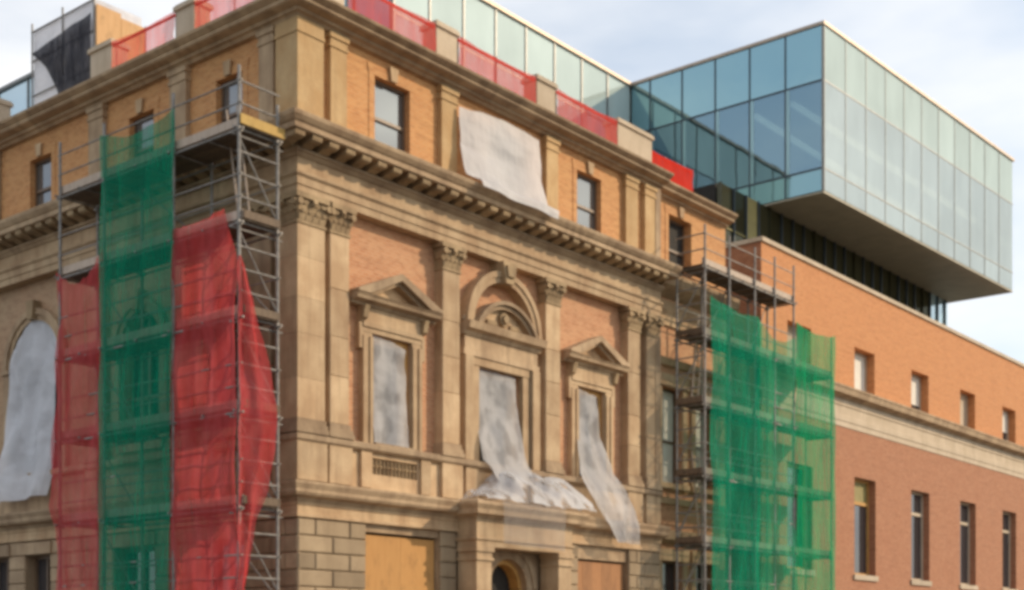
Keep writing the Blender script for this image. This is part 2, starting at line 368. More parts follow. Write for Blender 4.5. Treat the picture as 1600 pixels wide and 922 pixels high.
m = MB(); m.box(.2, XW - .4, YE - .3, YE, 0, 16.5); m.build('rear_wall', BRICKP, B)
m = MB(); m.box(.3, XW - .05, .8, YE - .05, 16.35, 16.5); m.build('roof', ROOFM, B)
m = MB(); m.box(.9, XW - .5, 1.2, YE - .4, 13.3, 13.5); m.box(.9, XW - .5, 1.2, YE - .4, 5.2, 5.4); m.box(5.2, 5.4, 1.2, 12, 5.5, 13.3); m.box(1.6, 1.8, 1.3, YE - .5, 5.5, 13.2); m.build('inner_floor', DARK, B)

# mouldings
def mould(name, P, mtl=STONE, left=True, u1=XE, wing=None, mat2=None):
    a = MB(FR); a.prof(P, 0, u1, 1, 0); a.build(name, mtl, B)
    if left: a = MB(LF); a.prof(P, 0, YE, 1, 0); a.build(name, mat2 or mtl, B)
    if wing: a = MB(WG); a.prof(wing, u1, XW, 0, 0); a.build(name, mtl, B)
mould('ground_cornice', [(-.3, 4.98), (.06, 4.98), (.10, 5.06), (.30, 5.10), (.34, 5.16), (.34, 5.24), (.40, 5.36), (.40, 5.42), (-.3, 5.49)], STONE2, wing=[(0, 4.98), (.06, 4.98), (.3, 5.1), (.34, 5.35), (0, 5.45)])
mould('ground_frieze', [(-.3, 4.62), (.05, 4.62), (.05, 4.70), (.015, 4.72), (.015, 4.88), (.04, 4.90), (.04, 4.975), (-.3, 4.975)], STONE)
mould('sill_course', [(-.3, 6.40), (.05, 6.40), (.10, 6.45), (.10, 6.56), (.03, 6.6), (-.3, 6.6)], STONE2)
mould('architrave', [(-.34, 12.22), (.03, 12.22), (.03, 12.40), (.06, 12.41), (.06, 12.58), (.12, 12.64), (.12, 12.70), (-.34, 12.72)], STONE, wing=[(-.1, 12.22), (.08, 12.22), (.1, 12.6), (.16, 12.7), (-.1, 12.72)])
mould('frieze', [(-.3, 12.725), (.02, 12.725), (.02, 13.06), (-.3, 13.06)], STONE, wing=[(-.1, 12.725), (.05, 12.725), (.05, 13.06), (-.1, 13.06)])
mould('bed_mould', [(-.3, 13.063), (.06, 13.063), (.12, 13.14), (.16, 13.15), (.16, 13.22), (-.3, 13.22)], STONE2)
mould('cornice', [(-.3, 13.42), (.62, 13.42), (.64, 13.44), (.64, 13.56), (.68, 13.58), (.76, 13.68), (.78, 13.76), (.74, 13.79), (-.3, 13.92)], STONE2, u1=XE + .12, wing=[(-.1, 13.1), (.15, 13.2), (.55, 13.4), (.62, 13.76), (-.1, 13.9)])
m = MB(FR); m.prof([(-.3, 13.223), (-.16, 13.223), (-.16, 13.417), (-.3, 13.417)], 0, XE, 1, 0); m.build('cornice_back', STONE2, B)
m = MB(LF); m.prof([(-.3, 13.223), (-.16, 13.223), (-.16, 13.417), (-.3, 13.417)], 0, YE, 1, 0); m.build('cornice_back', STONE2, B)
AC = [(-.3, 16.36), (-.02, 16.36), (.04, 16.42), (.12, 16.44), (.14, 16.50), (.34, 16.54), (.38, 16.57), (.38, 16.63), (.42, 16.65), (.52, 16.72), (.54, 16.78), (-.3, 16.85)]
mould('attic_cornice', AC, STONE2)
m = MB(WG); m.prof(AC, XE + .02, XW, 0, 0); m.prof([(-.35, 16.86), (.02, 16.86), (.02, 17.05), (-.35, 17.08)], XE, XW); m.build('attic_cornice', STONE2, B)

# modillions: one mesh per facade direction, copied along
def modillion(T, u):
    k = MB(T); w = .145
    k.prof([(-.15, 13.225), (.2, 13.225), (.34, 13.27), (.46, 13.265), (.56, 13.30), (.58, 13.35), (.58, 13.415), (-.15, 13.415)], u - w, u + w)
    return k.build('modillion', CARVED, B, origin=T(u, 0, 13.2))
u = -.42; first = modillion(FR, u); u += .53
while u < XE - .1: copy(first, B, FR(u, 0, 13.2)); u += .53
u = -.42 + .53; first = modillion(LF, u); u += .53
while u < YE - .2: copy(first, B, LF(u, 0, 13.2)); u += .53

# pilasters: shaft of stacked stones, carved capital, moulded base
def capital(T, u0, u1, parent, origin, o1=0.0):
    k = MB(T); w = u1 - u0; c = (u0 + u1) / 2; z0 = 11.58
    k.solid([(u0, -.3, z0), (u1, -.3, z0), (u1, o1, z0), (u0, o1, z0)], [(u0 - .06, -.3, 12.08), (u1 + .06, -.3, 12.08), (u1 + .06, o1 + .06, 12.08), (u0 - .06, o1 + .06, 12.08)])
    k.box(u0 - .13, u1 + .13, -.3, o1 + .13, 12.09, 12.215)
    k.box(u0 - .03, u1 + .03, -.3, o1 + .03, z0 - .06, z0)
    for row, (zb, h, n, pr) in enumerate(((z0 + .01, .24, 4, .07), (z0 + .2, .24, 3, .1))):
        for i in range(n):
            uc = u0 + w * (i + .5) / n; hw = w / n * .42
            P = [(uc - hw, o1 + .02, zb), (uc + hw, o1 + .02, zb), (uc + hw * 1.1, o1 + .06, zb + h * .6), (uc + hw * .7, o1 + pr + .05, zb + h), (uc - hw * .7, o1 + pr + .05, zb + h), (uc - hw * 1.1, o1 + .06, zb + h * .6)]
            k.face([P[0], P[1], P[2], P[5]]); k.face([P[5], P[2], P[3], P[4]])
            k.face([P[4], P[3], (uc + hw * .6, o1 + pr + .03, zb + h - .07), (uc - hw * .6, o1 + pr + .03, zb + h - .07)])
    for sgn, ue in ((-1, u0 - .02), (1, u1 + .02)):
        k.tube((ue, o1 - .02, 11.99), (ue, o1 + .15, 11.99), .085, 8)
        k.solid([(ue - .05, -.2, 11.8), (ue + .05, -.2, 11.8), (ue + .05, o1 + .02, 11.8), (ue - .05, o1 + .02, 11.8)], [(ue - .09, -.2, 11.98), (ue + .09, -.2, 11.98), (ue + .09, o1 + .08, 11.98), (ue - .09, o1 + .08, 11.98)])
    k.tube((c, o1 + .02, 12.0), (c, o1 + .17, 12.05), .07, 7)
    return k.build('capital', CARVED, parent, origin=origin)
def pilaster(T, u0, u1, mtl=STONE, corner=False):
    p = bpy.data.objects.new('pilaster', None); COL.objects.link(p); p.parent = B; p.location = T((u0 + u1) / 2, 0, 5.5); p.empty_display_size = .2
    zs = [6.95]
    while zs[-1] < 10.5: zs.append(zs[-1] + random.choice((.95, 1.15, 1.35)))
    zs[-1] = 11.52 if 11.52 - zs[-2] > .5 else zs[-1]
    if zs[-1] != 11.52: zs.append(11.52)
    for a, b in zip(zs, zs[1:]):
        k = MB(T)
        k.cham(u0, u1, -.31, 0 + random.uniform(-.004, .004), a + .003, b - .003, .012); k.build('shaft_stone', mtl, p)
    capital(T, u0, u1, p, None)
    k = MB(T)
    k.box(u0 - .10, u1 + .10, -.31, .10, 6.603, 6.72); k.box(u0 - .07, u1 + .07, -.31, .07, 6.722, 6.82); k.box(u0 - .03, u1 + .03, -.31, .035, 6.822, 6.947)
    k.build('base', STONE2, p)
    k = MB(T); k.box(u0 - .06, u1 + .06, -.31, .05, 5.495, 6.397); k.build('pedestal', mtl, p)
for a, b in ((1.03, 1.66), (5.04, 5.72), (9.46, 10.15), (13.66, 14.34), (14.70, 15.38)): pilaster(FR, a, b)
for a, b in ((1.0, 1.62), (4.3, 4.95), (8.0, 8.65), (14.6, 15.25)): pilaster(LF, a, b, STONE2)
# corner pier, square in plan
p = bpy.data.objects.new('corner_pier', None); COL.objects.link(p); p.parent = B; p.location = (.4, .4, 5.5); p.empty_display_size = .2
zs = [6.95, 7.9, 8.95, 9.8, 10.75, 11.52]
for a, b in zip(zs, zs[1:]):
    k = MB(); k.box(0, .86, 0, .8, a + .003, b - .003); k.build('shaft_stone', STONE, p)
k = MB(); k.box(-.1, .9, -.1, .86, 6.603, 6.72); k.box(-.07, .89, -.07, .84, 6.722, 6.82); k.box(-.03, .88, -.03, .82, 6.822, 6.947); k.build('base', STONE2, p)
k = MB(); k.box(-.05, .9, -.05, .86, 5.495, 6.397); k.build('pedestal', STONE, p)
capital(FR, .0, .86, p, None); capital(lambda u, o, z: (-o * 1.04, u, z - .004), .012, .79, p, None)

# attic pilasters, brackets and parapet piers
def apil(T, u0, u1, mtl=STONE):
    k = MB(T); k.box(u0, u1, -.16, .0, 13.93, 16.0); k.box(u0 - .04, u1 + .04, -.16, .03, 16.003, 16.08); k.box(u0 - .01, u1 + .01, -.16, .01, 16.083, 16.22); k.box(u0 - .05, u1 + .05, -.16, .05, 16.223, 16.355); k.box(u0 - .05, u1 + .05, -.16, .05, 13.9, 14.15)
    k.build('attic_pilaster', ATTIC if mtl is STONE else mtl, B)
for a, b in ((1.05, 1.58), (5.0, 5.6), (9.5, 10.05), (13.55, 14.2), (14.62, 15.22)): apil(FR, a, b)
for a, b in ((.88, 1.4), (4.26, 4.93), (7.93, 8.6), (13.4, 14.1)): apil(LF, a, b, STONE2)
k = MB(); k.box(0, .82, 0, .78, 13.93, 16.0); k.box(-.03, .84, -.03, .8, 16.003, 16.08); k.box(-.01, .83, -.01, .79, 16.083, 16.357); k.build('attic_corner_pier', ATTIC, B)
def pier(T, u0, u1, z1=18.0, d=.5):
    k = MB(T); k.box(u0, u1, -d, .0, 16.87, z1 - .16); k.box(u0 - .06, u1 + .06, -d - .06, .06, z1 - .157, z1 - .05); k.box(u0 - .02, u1 + .02, -d - .02, .02, z1 - .047, z1); k.box(u0 - .04, u1 + .04, -d, .04, 16.86, 17.05)
    k.build('parapet_pier', CREAM, B)
for a, b in ((.0, 1.5), (4.8, 5.6), (9.05, 9.9), (13.1, 15.0)): pier(FR, a, b)
for a, b in ((3.9, 4.65), (7.5, 8.5), (13.5, 14.3)): pier(LF, a, b)

# attic sash windows
def sash(T, a, b, z0, z1, o, glass=WGLASS, lint=True, mtl=STONE, parent=None):
    w = MB(T); f = .07
    for q in ((a, a + f, z0, z1), (b - f, b, z0, z1)): w.box(q[0], q[1], o - .06, o + .03, q[2], q[3])
    zm = z0 + (z1 - z0) * .45
    for q in ((z0, z0 + f), (zm - .04, zm + .04), (z1 - f, z1)): w.box(a + f, b - f, o - .06, o + .035, q[0], q[1])
    r = w.build('window', TINFRAME, parent or B)
    for q in ((z0 + f, zm - .04, -.01), (zm + .04, z1 - f, .0)):
        k = MB(T); k.box(a + f, b - f, o - .03 + q[2], o - .015 + q[2], q[0], q[1]); k.build('pane', glass, r)
    return r
def asurround(T, a, b, z0, z1, ow, mtl):
    k = MB(T); k.box(a - .2, a - .003, ow - .2, ow + .018, z0, z1); k.box(b + .003, b + .2, ow - .2, ow + .018, z0, z1); k.prism([(a - .2, z1 + .003), (b + .2, z1 + .003), (b + .26, z1 + .26), (a - .26, z1 + .26)], ow - .2, ow + .022)
    k.build('window_surround', mtl, B)
    keystone(T, (a + b) / 2, z1 + .01, z1 + .36, .10, .15, ow + .043, ow + .10, STONE)
for a, b, c, d in AW:
    sash(FR, a, b, c, d, -.33); asurround(FR, a, b, c, d, -.15, BRICKA)
for a, b, c, d in LATW:
    sash(LF, a, b, c, d, -.33); asurround(LF, a, b, c, d, -.15, BRICKA)
a, b, c, d = WAW[0]; r = sash(WG, a, b, c, d, -.3, DARK); asurround(WG, a, b, c, d, 0, BRICKA)
for a, b, c, d in WWW:
    sash(WG, a, b, c, d, -.28, BLIND if c > 5 else DGLASS)
    k = MB(WG); k.box(a - .25, a - .003, -.1, .08, c, d); k.box(b + .003, b + .25, -.1, .08, c, d); k.box(a - .3, b + .3, -.1, .14, d + .003, d + .4); k.box(a - .3, b + .3, -.1, .16, c - .2, c - .003); k.build('window_surround', STONE, B)
m = MB(WG); m.prof([(-.1, 6.3), (.1, 6.3), (.16, 6.5), (-.1, 6.55)], XE, XW); m.build('string_course', STONE, B); m = MB(WG); m.prof([(-.1, 10.9), (.1, 10.9), (.2, 11.1), (-.1, 11.2)], XE, XW); m.build('string_course', STONE, B)

# piano nobile windows with triangular pediments
def pedwin(cu):
    T = FR; w = .72
    k = MB(T)
    for s_ in (-1, 1):
        a, b = sorted((cu + s_ * (w + .003), cu + s_ * (w + .34)))
        k.box(a, b, -.31, -.16, 6.62, 9.40)
        a2, b2 = sorted((cu + s_ * (w + .003), cu + s_ * (w + .10))); k.box(a2, b2, -.16, -.12, 6.62, 9.30)
        a3, b3 = sorted((cu + s_ * (w + .23), cu + s_ * (w + .34))); k.box(a3, b3, -.16, -.12, 6.62, 9.30)
        a4, b4 = sorted((cu + s_ * (w + .345), cu + s_ * (w + .46))); k.box(a4, b4, -.31, -.14, 8.98, 9.62)
    k.box(cu - w - .34, cu + w + .34, -.31, -.15, 9.403, 9.64); k.box(cu - w - .34, cu + w + .34, -.15, -.11, 9.53, 9.64)
    r = k.build('window_frame', STONE, B)
    k = MB(T); k.box(cu - 1.14, cu + 1.14, -.31, -.13, 9.643, 10.02); k.build('frieze_panel', STONE, B)
    h = 1.52; ped = MB(T)
    ped.prof([(-.31, 10.02), (-.08, 10.02), (-.05, 10.09), (.14, 10.12), (.16, 10.19), (.21, 10.25), (-.31, 10.27)], cu - h, cu + h)
    for s_ in (-1, 1):
        e, t = cu + s_ * h, cu
        ped.prism([(e, 10.272), (e, 10.33), (t, 10.98), (t, 10.80), (e - s_ * .42, 10.272)], -.31, .20)
        ped.prism([(e - s_ * .42, 10.272), (t, 10.80), (t, 10.70), (e - s_ * .66, 10.272)], -.31, .06)
    p = ped.build('pediment', STONE2, B)
    k = MB(T); k.prism([(cu - .86, 10.274), (cu + .86, 10.274), (cu, 10.70)], -.30, -.16); k.build('tympanum', STONE, p)
    for s_ in (-1, 1):
        k = MB(T); a, b = sorted((cu + s_ * 1.155, cu + s_ * 1.0)); k.prof([(-.13, 9.66), (-.02, 9.72), (.02, 9.9), (.06, 10.015), (-.13, 10.015)], a, b); k.build('bracket', CARVED, p)
    k = MB(T)
    for s_ in (-1, 1):
        a, b = sorted((cu + s_ * .54, cu + s_ * .718)); k.box(a, b, -.56, -.33, 6.67, 9.39)
    k.box(cu - .54, cu + .54, -.56, -.33, 9.25, 9.395); k.build('timber_jamb', GOLDFRAME, B)
    k = MB(T); k.box(cu - .718, cu + .718, -.6, -.02, 6.603, 6.66); k.build('window_sill', STONE2, B)
    k = MB(T); k.box(cu - .74, cu + .74, -.62, -.60, 6.55, 9.5); k.build('window_backing', DARK, B)
pedwin(WL); pedwin(WR)
# grille of little balusters under the left window
k = MB(FR); k.box(2.5, 4.12, -.24, -.22, 5.86, 6.27); G = k.build('grille', STONE2, B)
for i in range(12):
    uu = 2.5 + 1.62 * (i + .5) / 12
    k = MB(FR); k.tube((uu, -.13, 5.87), (uu, -.13, 6.26), .036, 6); k.box(uu - .045, uu + .045, -.18, -.08, 6.05, 6.09); k.build('baluster', CARVED, G)
for a in (2.06, 4.2):
    k = MB(FR); k.box(a, a + .36, -.06, .02, 5.5, 6.395); k.build('pedestal_panel', STONE, B)
for a in (5.95, 8.75): 
    k = MB(FR); k.box(a, a + .5, -.06, .02, 5.5, 6.395); k.build('pedestal_panel', STONE, B)

# centre bay: window, entablature, segmental hood and round arch
k = MB(FR)
for s_ in (-1, 1):
    a, b = sorted((WC + s_ * .953, WC + s_ * 1.22)); k.box(a, b, -.31, -.12, 6.62, 9.23)
    a, b = sorted((WC + s_ * 1.30, WC + s_ * 1.62)); k.box(a, b, -.31, -.02, 6.62, 9.45)
k.box(WC - 1.22, WC + 1.22, -.31, -.10, 9.24, 9.46)
k.build('window_frame', STONE, B)
k = MB(FR); k.box(WC - 1.64, WC + 1.64, -.31, -.06, 9.463, 9.62); k.box(WC - 1.58, WC + 1.58, -.31, -.09, 9.623, 10.0)
k.prof([(-.31, 10.0), (-.05, 10.0), (.0, 10.1), (.16, 10.14), (.19, 10.24), (.22, 10.33), (-.31, 10.36)], WC - 1.68, WC + 1.68); k.build('entablature', STONE2, B)
arc = MB(FR)
arc.ring(WC, 10.36, 1.30, 1.46, 0, 180, -.31, .02, 24); arc.ring(WC, 10.36, 1.463, 1.62, 0, 180, -.31, .06, 24); arc.build('arch', STONE, B)
hood = MB(FR); cz = 10.36 - .72; rr = math.hypot(1.28, .72); an = math.degrees(math.atan2(.72, 1.28))
hood.ring(WC, cz, rr - .20, rr - .08, an, 180 - an, -.31, .08, 16); hood.ring(WC, cz, rr - .078, rr + .02, an, 180 - an, -.31, .17, 16); hood.build('segmental_hood', STONE2, B)
k = MB(FR); n = 14; P = [(WC + (rr - .2) * math.cos(R(an + (180 - 2 * an) * i / n)), cz + (rr - .2) * math.sin(R(an + (180 - 2 * an) * i / n))) for i in range(n + 1)]
P = [p for p in P if p[1] > 10.362]; k.prism([(WC + 1.02, 10.362)] + P + [(WC - 1.02, 10.362)], -.30, -.10); k.build('tympanum', STONE, B)
k = MB(FR); k.tube((WC, -.1, 10.66), (WC, .0, 10.66), .2, 12); k.tube((WC, -.05, 10.66), (WC, .08, 10.66), .12, 10)
for s_ in (-1, 1): k.box(WC + s_ * .5 - .2, WC + s_ * .5 + .2, -.1, -.04, 10.44, 10.56)
k.build('carved_medallion', CARVED, B)
keystone(FR, WC, 11.62, 12.215, .17, .30, -.31, .2, CARVED); keystone(FR, WC, 11.80, 12.1, .14, .2, .2, .27, CARVED)
for s_ in (-1, 1): k = MB(FR); k.box(WC + s_ * 1.52 - .34 / 2, WC + s_ * 1.52 + .34 / 2, -.31, -.05, 10.365, 10.5); k.build('impost', STONE2, B)
k = MB(FR)
for s_ in (-1, 1):
    a, b = sorted((WC + s_ * .74, WC + s_ * .948)); k.box(a, b, -.6, -.36, 6.67, 9.22)
k.box(WC - .74, WC + .74, -.6, -.36, 9.1, 9.235); k.build('timber_jamb', GOLDFRAME, B)
k = MB(FR); k.box(WC - 1, WC + 1, -.7, -.68, 6.55, 9.4); k.build('window_backing', DARK, B)

# arched windows of the side facade
for i, (a, b, c, d, _) in enumerate(LAW):
    cu, r = (a + b) / 2, (b - a) / 2
    k = MB(LF); k.ring(cu, d, r + .003, r + .16, 0, 180, -.31, -.18, 18); k.ring(cu, d, r + .163, r + .34, 0, 180, -.31, -.12, 18)
    for s_ in (-1, 1):
        p_, q_ = sorted((cu + s_ * (r + .003), cu + s_ * (r + .34))); k.box(p_, q_, -.31, -.15, c + .02, d - .12); k.box(p_ - .04, q_ + .04, -.31, -.08, d - .117, d - .003)
    k.build('arch_surround', STONE2, B); keystone(LF, cu, d + r + .01, d + r + .55, .12, .2, -.31, -.02, CARVED)
    k = MB(LF); k.box(a + .003, b - .003, -.66, -.64, c, d + r); w_ = k.build('window', DARK, B)
    k = MB(LF); k.box(cu - .05, cu + .05, -.6, -.5, c, d + r - .05); k.box(a, b, -.6, -.5, d - .06, d + .06); k.box(a, b, -.6, -.5, c + 1.2, c + 1.3); k.build('frame', TINFRAME, w_)
    k = MB(LF); k.box(a - .1, b + .1, -.31, -.16, c - .22, c - .003); k.build('window_sill', STONE2, B)
for a, b, c, d in LGW:
    k = MB(LF); k.box(a, b, -.42, -.40, c, d); w_ = k.build('window', DGLASS, B)
    k = MB(LF); k.box(a, a + .08, -.4, -.33, c, d); k.box(b - .08, b, -.4, -.33, c, d); k.box(a + .08, b - .08, -.4, -.33, d - .1, d); k.box((a + b) / 2 - .04, (a + b) / 2 + .04, -.4, -.33, c, d - .1); k.build('frame', TINFRAME, w_)
    k = MB(LF); k.box(a - .12, b + .12, -.1, .06, d + .02, d + .36); k.build('lintel', STONE2, B)

# rusticated stones of the ground storey, each its own object
cache = {}
def rusticate(T, end, ops, key, mtl):
    z = .55; row = 0
    while z < 4.6:
        h = min(.405, 4.615 - z)
        cuts = [(a - .003, b + .003) for a, b, c, d in ops if not (z + h <= c or z >= d + .0)]
        segs = []; u = .0
        for a, b in sorted(cuts):
            if a > u: segs.append((u, a))
            u = max(u, b)
        if u < end: segs.append((u, end))
        for a, b in segs:
            L_ = b - a; n = max(1, round(L_ / 1.0)); w = L_ / n
            bounds = [a + w * i for i in range(n + 1)]
            if row % 2 and n >= 2: bounds = [a] + [a + w * (i + .5) for i in range(n)] + [b]
            for p_, q_ in zip(bounds, bounds[1:]):
                ln = round(q_ - p_, 2); kk = (key, ln, round(h, 3))
                uc = (p_ + q_) / 2; wl = T(uc, random.uniform(-.006, .008), z)
                if kk not in cache:
                    k = MB(T); k.cham(uc - ln / 2 + .008, uc + ln / 2 - .008, -.1, .0, z + .008, z + h - .008, .03)
                    cache[kk] = k.build('stone_block', mtl, B, origin=T(uc, 0, z))
                else: copy(cache[kk], B, wl)
        z += h; row += 1
rusticate(FR, XE, GW + [(5.6, 9.8, 0, 9)], 'f', RUST)
rusticate(LF, YE, LGW, 'l', STONE2)
m = MB(); m.box(-.03, XE, -.04, .05, 0, .53); m.box(-.04, .06, -.03, YE, 0, .527); m.build('plinth', STONE2, B)

# portico
PO = bpy.data.objects.new('portico', None); COL.objects.link(PO); PO.parent = B; PO.location = (7.7, -.3, .13); PO.empty_display_size = .2
def ent(P, name, mtl, x0=5.6, x1=9.8, d=.7):
    k = MB(); V = lambda o: [(x0 - o, 0.0), (x0 - o, -d - o), (x1 + o, -d - o), (x1 + o, 0.0)]
    for (o1, z1), (o2, z2) in zip(P, P[1:]):
        A, C = V(o1), V(o2)
        for i in range(3): k.face([(*A[i], z1), (*A[i + 1], z1), (*C[i + 1], z2), (*C[i], z2)])
    for o, z in (P[0], P[-1]): k.face([(*q, z) for q in V(o)])
    return k.build(name, mtl, PO)
ent([(0, 4.22), (0, 4.36), (.05, 4.40), (.05, 4.46), (.0, 4.47), (0, 4.95)], 'entablature', STONE)
ent([(.02, 4.953), (.08, 5.02), (.26, 5.06), (.28, 5.18), (.36, 5.30), (.36, 5.36), (.3, 5.40), (.0, 5.48)], 'cornice', STONE2)
for a in (5.62, 9.18):
    k = MB(); k.box(a, a + .6, -.68, -.02, .6, 3.85); k.box(a - .05, a + .65, -.73, -.02, 3.853, 3.93); k.box(a - .01, a + .61, -.69, -.02, 3.933, 4.08); k.box(a - .06, a + .66, -.74, -.02, 4.083, 4.217); k.box(a - .06, a + .66, -.74, -.02, .1, .597)
    k.build('portico_pier', STONE, PO)
k = MB(FR); k.ring(7.7, 3.2, .803, 1.05, 0, 180, -.1, .06, 18); k.ring(7.7, 3.2, 1.053, 1.22, 0, 180, -.1, .1, 18); k.box(6.65, 6.897, -.1, .06, .13, 3.19); k.box(8.503, 8.75, -.1, .06, .13, 3.19); k.build('door_arch', STONE2, PO)
k = MB(FR); k.box(8.38, 8.497, -.46, -.13, .15, 3.18); k.box(6.903, 7.02, -.46, -.13, .15, 3.18); k.ring(7.7, 3.2, .66, .797, 0, 180, -.46, -.13, 14); k.build('timber_jamb', GOLDFRAME, PO)
k = MB(FR); k.box(6.9, 8.5, -.5, -.47, .15, 4.05); k.build('door', DARK, PO)

# ------------------------------------------------------------------ plywood boarding at ground level
def boarding(T, a, b, z0, z1, o, label, cuts, mtl, grp):
    t = thing('window_boarding', label, 'boarding', T((a + b) / 2, o, z0), grp)
    for p_, q_ in zip([a] + cuts, cuts + [b]):
        k = MB(T); k.box(p_ + .004, q_ - .004, o - .02, o + random.uniform(0, .008), z0, z1); k.build('plywood_sheet', mtl, t)
    return t
boarding(FR, 2.28, 4.92, .9, 4.36, -.2, 'two pale plywood sheets boarding up the ground floor window left of the portico', [3.66], PLY, 'boarded ground floor windows')
boarding(FR, 11.08, 13.66, .9, 4.14, -.2, 'narrow reddish plywood boards closing the ground floor window right of the portico', [11.5, 12.0, 12.5, 13.0], PLYR, 'boarded ground floor windows')

# ------------------------------------------------------------------ brick wing on the right
W_ = thing('brick_building', 'long plain orange brick building with small square upper windows, behind the right scaffold', 'building', (48, 0, 0))
X0, X1, YB = 22.2, 78.0, 26.0
ups, lows = [], []
x = 30.0 - 5.8
while x < X1 - 3:
    ups.append((x, x + 1.95, 12.1, 13.82)); lows.append((x, x + 2.05, 4.5, 8.5)); x += 5.8
GF = TF(0.0)
m = MB(GF); m.wall(X0, X1, 11.9, 16.3, ups, 0, .45); m.build('upper_wall', BRICKW, W_)
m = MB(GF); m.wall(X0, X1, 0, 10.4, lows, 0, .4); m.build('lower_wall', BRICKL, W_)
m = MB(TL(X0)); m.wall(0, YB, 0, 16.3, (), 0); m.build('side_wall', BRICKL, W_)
m = MB(); m.box(X1 - .3, X1, .002, YB, 0, 16.3); m.box(X0 + .01, X1 - .31, YB - .3, YB, 0, 16.3); m.build('rear_wall', BRICKL, W_)
m = MB(); m.box(X0 + .05, X1 - .31, 1.2, YB - .31, 15.9, 16.1); m.build('roof', ROOFM, W_)
m = MB(); m.box(X0 - .06, X1, -.08, .5, 16.303, 16.46); m.box(X0 - .06, X0 + .4, .503, YB, 16.303, 16.46); m.build('coping', CREAM, W_)
m = MB(GF); m.prof([(-.3, 11.5), (.1, 11.5), (.18, 11.56), (.42, 11.60), (.46, 11.78), (.5, 11.84), (.5, 11.9), (-.3, 12.07)], X0, X1); m.build('cornice', STONE2, W_)
m = MB(GF); m.prof([(-.3, 10.4), (.03, 10.4), (.03, 10.62), (.06, 10.63), (.06, 10.84), (.03, 10.86), (.03, 11.22), (.07, 11.24), (.07, 11.497), (-.3, 11.497)], X0, X1); m.build('cream_band', CREAM, W_)
for i, (a, b, c, d) in enumerate(ups):
    k = MB(GF); k.box(a, a + .09, -.46, -.36, c, d); k.box(b - .09, b, -.46, -.36, c, d); k.box(a + .09, b - .09, -.46, -.36, d - .09, d); k.box(a + .09, b - .09, -.46, -.36, c, c + .09); r = k.build('window', CREAM, W_)
    zb = c + .09 + (.0, .0, .28, .0, .5, .1)[i % 6]
    k = MB(GF); k.box(a + .09, b - .09, -.44, -.41, zb, d - .09); k.build('blind', BLIND if i % 3 else CREAM, r)
    k = MB(GF); k.box(a + .09, b - .09, -.455, -.445, c + .09, d - .09); k.build('pane', DGLASS, r)
for i, (a, b, c, d) in enumerate(lows):
    k = MB(GF); zt = d - 1.0; k.box(a, a + .1, -.41, -.30, c, d); k.box(b - .1, b, -.41, -.30, c, d); k.box(a + .1, b - .1, -.41, -.30, d - .1, d); k.box(a + .1, b - .1, -.41, -.30, zt - .07, zt + .07); k.box(a + .1, b - .1, -.41, -.30, c, c + .1); r = k.build('window', CREAM if i > 1 else GOLDFRAME, W_)
    k = MB(GF); k.box(a + .1, b - .1, -.39, -.37, c + .1, zt - .07); k.build('pane', DGLASS, r)
    k = MB(GF); k.box(a + .1, b - .1, -.39, -.37, zt + .07, d - .1); k.build('transom_pane', YELLOW if i == 1 else DGLASS, r, label='yellow transom panel' if i == 1 else None)
    k = MB(GF); k.box(a - .12, b + .12, -.3, .08, c - .22, c - .003); k.build('window_sill', CREAM, r)

# ------------------------------------------------------------------ glass hall and cantilevered glass box
H = thing('glass_hall', 'long pale green glazed rooftop hall rising behind the parapet of the old building', 'building', (30, 16, 16.5))
hy, hx0, hx1, hz0, hz1 = 9.15, 12.5, 60.0, 16.5, 26.0
k = MB(); k.box(hx0 + .1, hx1, hy + .12, 22, hz0, hz1 - .1); k.build('inner_volume', FRITB, H)
k = MB(); k.box(hx0 - .1, hx1, hy - .1, 22.1, hz1, hz1 + .14); k.build('roof_edge', CAPTAN, H)
x = hx0; pane0 = None
while x < 27.0:
    k = MB(); k.box(x - .045, x + .045, hy - .04, hy + .1, hz0, hz1 - .01); k.build('mullion', MULL, H)
    for z0, z1, mt in ((hz0, 20.4, FRIT), (20.48, 23.8, FRIT), (23.88, hz1 - .01, FRITB)):
        k = MB(); k.box(x + .05, min(x + 1.80, 27.15), hy, hy + .03, z0, z1); k.build('glass_pane', mt, H)
    x += 1.85
for z in (20.44, 23.84):
    k = MB(); k.box(hx0, 27.15, hy - .01, hy + .08, z - .037, z + .037); k.build('transom', MULL, H)
y = hy + .2
while y < 21.5:
    k = MB(); k.box(hx0, hx0 + .03, y, y + 1.78, hz0, hz1 - .01); k.build('glass_pane', TEALS, H)
    k = MB(); k.box(hx0 - .04, hx0 + .05, y + 1.78, y + 1.85, hz0, hz1 - .01); k.build('mullion', MULLD, H); y += 1.85

BXK, BXR = .035, 46.9       # the box's front runs slightly askew to the street, its far end nearer
SK = lambda x, y, z: (x, y - BXK * (x - 27.2) * max(0.0, (2.5 - y) / 2.5), z)
X = thing('cantilevered_glass_box', 'big glass box with teal side and pale front overhanging the brick building', 'building', (38, 4, 16.5))
bx0, bx1, bz0, bz1, by1 = 27.2, BXR, 19.45, 26.0, 9.1
nfx = 11; w = (bx1 - bx0 - .1) / nfx
rows = ((bz0 + .05, 20.34, FRIT), (20.42, 23.80, FRIT), (23.88, bz1 - .02, FRITB))
for i in range(nfx):
    x = bx0 + .05 + i * w
    for z0, z1, mt in rows:
        k = MB(SK); k.box(x + .022, x + w - .022, 0, .03, z0, z1); k.build('glass_pane', mt, X)
    k = MB(SK); k.box(x - .022, x + .018, -.02 if i else -.03, .09, bz0 + .04, bz1 - .02); k.build('mullion', MULLF, X)
